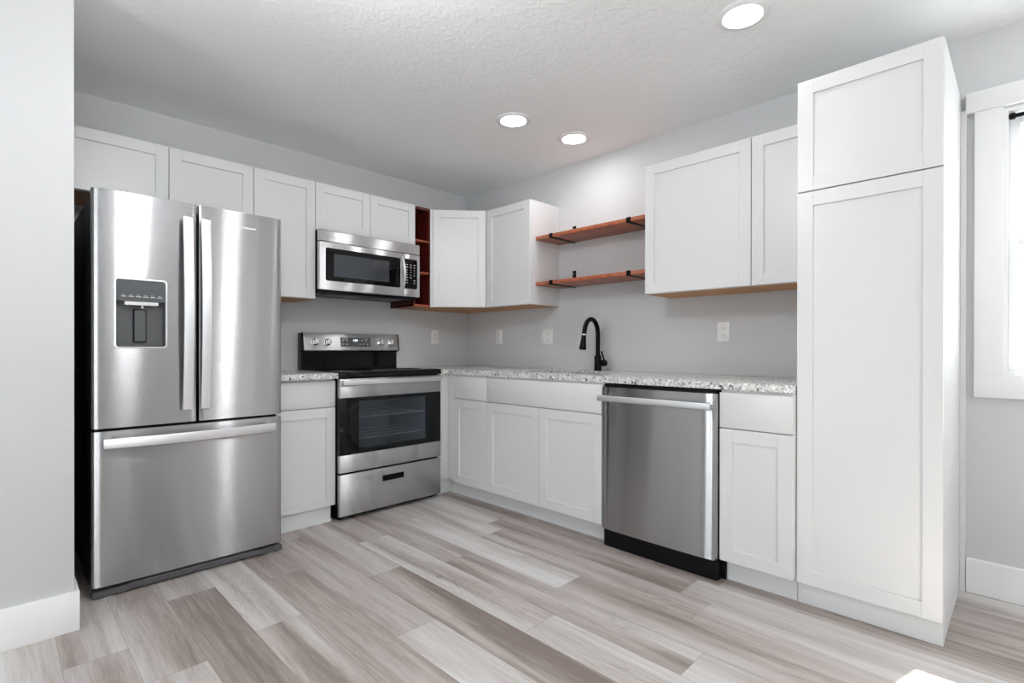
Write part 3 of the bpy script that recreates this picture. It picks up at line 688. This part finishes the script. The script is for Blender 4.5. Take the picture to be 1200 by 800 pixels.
# kick grille and feet
b = MB(); G = M['grey_grille']
b.prism([(0.002, 0.007), (0.118, 0.007), (0.130, 0.013), (FW-0.130, 0.013), (FW-0.118, 0.007), (FW-0.002, 0.007), (FW-0.002, 0.031), (FW-0.118, 0.031), (FW-0.128, 0.037), (0.128, 0.037), (0.118, 0.031), (0.002, 0.031)], 'xz', -0.004, 0.05, G, 0.0015, 1)
b.build('kick_grille', t)
for x in (0.055, FW-0.055):
    b = MB(); b.lathe([(0.0, 0), (0.017, 0), (0.017, 0.004), (0.010, 0.005), (0.010, 0.0065), (0, 0.0065)], (x, 0.014, 0.0005), 'z', M['feet'], 20); b.build('foot', t)

# ------------------------------------------------------------------ range
RX, RY, RW = -1.4990, -0.6391, 0.7555
t = thing('oven_range', (RX, RY, 0), 0, 'freestanding stainless steel and black glass electric range under the microwave', 'oven')
RD = -RY + WA - 0.002
b = MB(); BS = M['black_side']
b.box(0.001, 0.020, 0.035, RD, 0.012, 0.895, BS, 0.001); b.box(RW-0.020, RW-0.001, 0.035, RD, 0.012, 0.895, BS, 0.001)
b.box(0.020, RW-0.020, RD-0.02, RD, 0.012, 0.895, BS); b.box(0.020, RW-0.020, 0.035, RD-0.02, 0.012, 0.30, BS); b.box(0.020, RW-0.020, 0.035, RD-0.02, 0.80, 0.895, BS)
b.box(0.020, 0.090, 0.036, 0.060, 0.30, 0.80, BS); b.box(RW-0.090, RW-0.020, 0.036, 0.060, 0.30, 0.80, BS)
b.build('case', t)
b = MB(); O = M['oven_wall']
b.box(0.085, 0.090, 0.058, 0.50, 0.33, 0.76, O); b.box(RW-0.090, RW-0.085, 0.058, 0.50, 0.33, 0.76, O); b.box(0.085, RW-0.085, 0.50, 0.505, 0.33, 0.76, O)
b.box(0.085, RW-0.085, 0.058, 0.50, 0.325, 0.33, O); b.box(0.085, RW-0.085, 0.058, 0.50, 0.76, 0.765, O); b.build('oven_cavity', t)
for z in (0.475, 0.610):
    b = MB()
    for y in (0.075, 0.19, 0.31, 0.43): b.tube([(0.092, y, z), (RW-0.092, y, z)], 0.0035, M['rack'], 8)
    for k in range(13): x = 0.11+k*(RW-0.22)/12; b.tube([(x, 0.075, z+0.003), (x, 0.43, z+0.003)], 0.002, M['rack'], 6)
    b.build('oven_rack', t)
# cooktop
b = MB(); b.box(-0.001, RW+0.001, -0.006, RD-0.055, 0.868, 0.9025, M['black_enamel'], 0.005, 3)
b.box(0.012, RW-0.012, 0.02, RD-0.07, 0.9020, 0.9045, M['black_glass'], 0.001); ck = b.build('cooktop', t)
for (x, y, r) in ((0.19, 0.16, 0.10), (0.56, 0.16, 0.115), (0.19, 0.41, 0.075), (0.56, 0.41, 0.09)):
    b = MB(); b.lathe([(r, 0), (r, 0.0003), (r-0.002, 0.0003), (r-0.002, 0)], (x, y, 0.9046), 'z', M['panel_grey'], 48); b.build('burner_ring', ck)
# door: steel top bar, glass, steel bottom
DG = 0.0
b = MB(); b.box(0.0, RW, 0.0, 0.034, 0.745, 0.861, M['steel_mid'], 0.003); b.box(0.0, RW, 0.0, 0.034, 0.2925, 0.3985, M['steel_mid'], 0.003)
b.box(0.0, 0.128, 0.003, 0.034, 0.3985, 0.745, M['black_glass'], 0.001); b.box(RW-0.100, RW, 0.003, 0.034, 0.3985, 0.745, M['black_glass'], 0.001)
b.box(0.128, RW-0.100, 0.003, 0.034, 0.3985, 0.428, M['black_glass'], 0.001); b.box(0.128, RW-0.100, 0.003, 0.034, 0.722, 0.745, M['black_glass'], 0.001)
od = b.build('oven_door', t)
b = MB(); b.box(0.1275, RW-0.0995, 0.0045, 0.0075, 0.4275, 0.7225, M['oven_glass']); b.build('window', od)
hhandle(od, 0.012, RW-0.012, 0.838, 0.026, 0.022, 0.030, 0.014)
# storage drawer
b = MB(); b.box(0.0, RW, 0.0, 0.034, 0.030, 0.282, M['steel_mid'], 0.004)
dw_ = b.build('storage_drawer', t)
cc = MB(); cc.box(0.292, 0.452, -0.02, 0.016, 0.196, 0.234, M['black']); cut(dw_, cc)
b = MB(); b.box(0.293, 0.451, 0.010, 0.0158, 0.197, 0.233, M['black']); b.box(0.293, 0.451, 0.001, 0.012, 0.2255, 0.2335, M['black'], 0.001); b.build('pull', dw_)
for x in (0.04, RW-0.04):
    b = MB(); b.lathe([(0, 0), (0.016, 0), (0.016, 0.006), (0.009, 0.008), (0.009, 0.02), (0, 0.02)], (x, 0.07, 0.0005), 'z', M['black'], 16); b.build('foot', t)
# backguard: black body with an overhanging tilted steel control panel
yg = RD-0.075
b = MB(); b.prism([(yg+0.010, 0.895), (RD, 0.895), (RD, 1.150), (yg+0.018, 1.150), (yg+0.004, 1.140), (yg+0.018, 1.02)], 'yz', 0.004, RW-0.004, M['black_enamel'], 0.004, 2)
b.build('backguard', t)
b = MB(); b.prism([(yg-0.022, 1.030), (yg+0.02, 1.022), (yg+0.02, 1.152), (yg-0.001, 1.152), (yg-0.004, 1.149)], 'yz', -0.001, 0.010, M['black'], 0.002, 2)
b.prism([(yg-0.022, 1.030), (yg+0.02, 1.022), (yg+0.02, 1.152), (yg-0.001, 1.152), (yg-0.004, 1.149)], 'yz', RW-0.010, RW+0.001, M['black'], 0.002, 2)
b.prism([(yg-0.0215, 1.032), (yg+0.02, 1.024), (yg+0.02, 1.1505), (yg-0.002, 1.1505), (yg-0.0045, 1.1455)], 'yz', 0.0102, RW-0.0102, M['steel_light'], 0.001, 1)
b.box(0.0102, RW-0.0102, yg-0.020, yg+0.02, 1.018, 1.0235, M['black'], 0.001); cp = b.build('control_panel', t); cp['label'] = 'tilted stainless control panel with black ends'
tl = math.atan2(0.017, 0.1135)
PX = Matrix.Translation((0, yg-0.0215, 1.032)) @ Matrix.Rotation(-tl, 4, 'X')      # panel plane: local z up the slope, -y outwards
b = MB(); b.prism(rrect(0.274, 0.512, 0.026, 0.092, 0.003), 'xz', -0.0012, 0.001, M['panel_grey'], 0.0004, 1, xf=PX)
for (x, z, w2) in ((0.288, 0.070, .012), (0.318, 0.070, .012), (0.288, 0.044, .012), (0.318, 0.044, .012), (0.435, 0.072, .014), (0.470, 0.072, .012), (0.420, 0.044, .010), (0.445, 0.044, .010), (0.478, 0.044, .012), (0.288, .082, .040), (0.460, .083, .030)):
    b.box(x, x+w2, -0.0016, -0.001, z-(0.0015 if w2 > .02 else 0.003), z+(0.0015 if w2 > .02 else 0.003), M['mark'], xf=PX)
b.build('display', cp)
text_mesh('clock_digits', '1:00', 0.022, M['digit'], cp, PX @ Matrix.Translation((0.388, -0.0016, 0.071)) @ UPRIGHT, 0.0002)
for x in (0.090, 0.182, 0.596, 0.686):
    b = MB(); kx = PX @ Matrix.Translation((x, 0, 0.058))
    b.lathe([(0.0235, 0.0005), (0.0235, -0.003), (0.0195, -0.006), (0.0190, -0.024), (0.0170, -0.0265), (0, -0.0265)], (0, 0, 0), 'y', M['chrome'], 28, xf=kx)
    b.box(-0.0045, 0.0045, -0.031, -0.025, -0.017, 0.017, M['chrome'], 0.0015, xf=kx); b.build('knob', cp)

# ------------------------------------------------------------------ microwave
MX, MY, MW_ = -1.5190, -0.4116, 0.7550
t = thing('microwave_oven', (MX, MY, 1.4154), 0, 'stainless steel over-the-range microwave hung under the short wall cabinet', 'microwave')
Z1 = 1.797-1.4154; ZV = 1.7225-1.4154; MD = -MY+WA-0.001
b = MB(); b.box(0.004, MW_-0.004, 0.034, MD, 0.0, Z1, M['black_side'], 0.002); b.box(0.010, MW_-0.010, 0.030, MD-0.06, -0.016, 0.0, M['black'], 0.003)
for k in range(2): b.box(0.10+k*0.33, 0.33+k*0.33, 0.08, 0.20, -0.019, -0.0155, M['grey_plastic'], 0.001)
b.build('case', t)
b = MB(); b.prism([(0.0, ZV+0.0025), (0.034, ZV+0.0025), (0.034, Z1+0.0005), (0.006, Z1+0.0005), (0.0, Z1-0.006)], 'yz', 0, MW_, M['steel_light'], 0.001, 1); b.build('vent_panel', t)
zt_, zb = ZV-0.0025, 0.002; xs = 0.612
b = MB(); b.prism(rrect(0.0, xs, zb, zt_, 0.004), 'xz', 0.0, 0.032, M['steel_light'], 0.002, 2); md = b.build('door', t)
b = MB(); b.prism(rrect(0.040, 0.590, 0.060, zt_-0.036, 0.012), 'xz', -0.0012, 0.002, M['black_glass'], 0.0005, 1)
b.prism(rrect(0.095, 0.500, 0.090, zt_-0.070, 0.003), 'xz', -0.0015, -0.0011, mat('microwave_screen', (0.045, 0.05, 0.06), 0.06), 0.0, 1)
b.build('window', md)
b = MB(); path = [(0.600, -0.010 - 0.034*math.sin(PI*k/16), 0.032 + (zt_-0.055)*k/16) for k in range(17)]
b.sweep(path, flat_section(0.020, 0.010), M['steel_handle'], up=(0, 1, 0)); b.build('handle', md)
b = MB(); b.prism(rrect(xs+0.003, MW_, zb, zt_, 0.004), 'xz', 0.0, 0.032, M['steel_light'], 0.002, 2); cp = b.build('control_panel', t)
b = MB(); b.prism(rrect(xs+0.010, MW_-0.022, 0.058, zt_-0.034, 0.010), 'xz', -0.0012, 0.002, M['black_glass'], 0.0005, 1)
kw_ = (MW_-0.022-xs-0.010)
for r in range(8):
    for c_ in range(3):
        if (r == 5 and c_ == 2) or (r >= 6 and c_ == 1): continue
        x = xs+0.010+kw_*(0.22+0.28*c_); z = zt_-0.075-r*0.0185; s_ = 0.0062 if r in (0, 1, 5, 6, 7) else 0.0032
        b.box(x-s_, x+s_, -0.0016, -0.001, z-0.0028, z+0.0028, M['mark'])
b.build('keypad', cp)

# ------------------------------------------------------------------ dishwasher
xD = -0.6708; t = thing('dishwasher', (xD, -1.9372, 0), RZB, 'stainless steel dishwasher with bar handle between sink cabinet and narrow base cabinet', 'dishwasher')
W = 0.6205; DD = WB-xD-0.0005; Wt = 2.5650-1.9372
b = MB(); b.box(0.002, Wt-0.002, 0.045, DD, 0.100, 0.858, M['black_side'], 0.002); b.box(0.012, Wt-0.02, 0.020, 0.046, 0.12, 0.856, M['black']); b.build('case', t)
pts = []
for k in range(65):
    s = k/64; x = W*s; u = abs(2*s-1); y = 0.003*u**2 + 0.009*u**8
    ed = min(x, W-x); 
    if ed < 0.003: y += 0.003-math.sqrt(max(0, 0.003**2-(0.003-ed)**2))
    pts.append((x, y))
pts += [(W, 0.030), (0, 0.030)]
b = MB(); b.prism(pts, 'xy', 0.091, 0.843, S, 0.003, 2, smooth=True); dd_ = b.build('door', t)
hhandle(dd_, 0.006, W-0.012, 0.787, 0.036, 0.0, 0.030, 0.014)
b = MB(); b.prism([(0.012, 0.002), (0.010, 0.100), (0.05, 0.100), (0.05, 0.002)], 'yz', 0.014, W, M['black'], 0.001, 1)
b.box(W, W+0.020, 0.058, 0.07, 0.002, 0.104, M['black']); b.build('toe_panel', t)
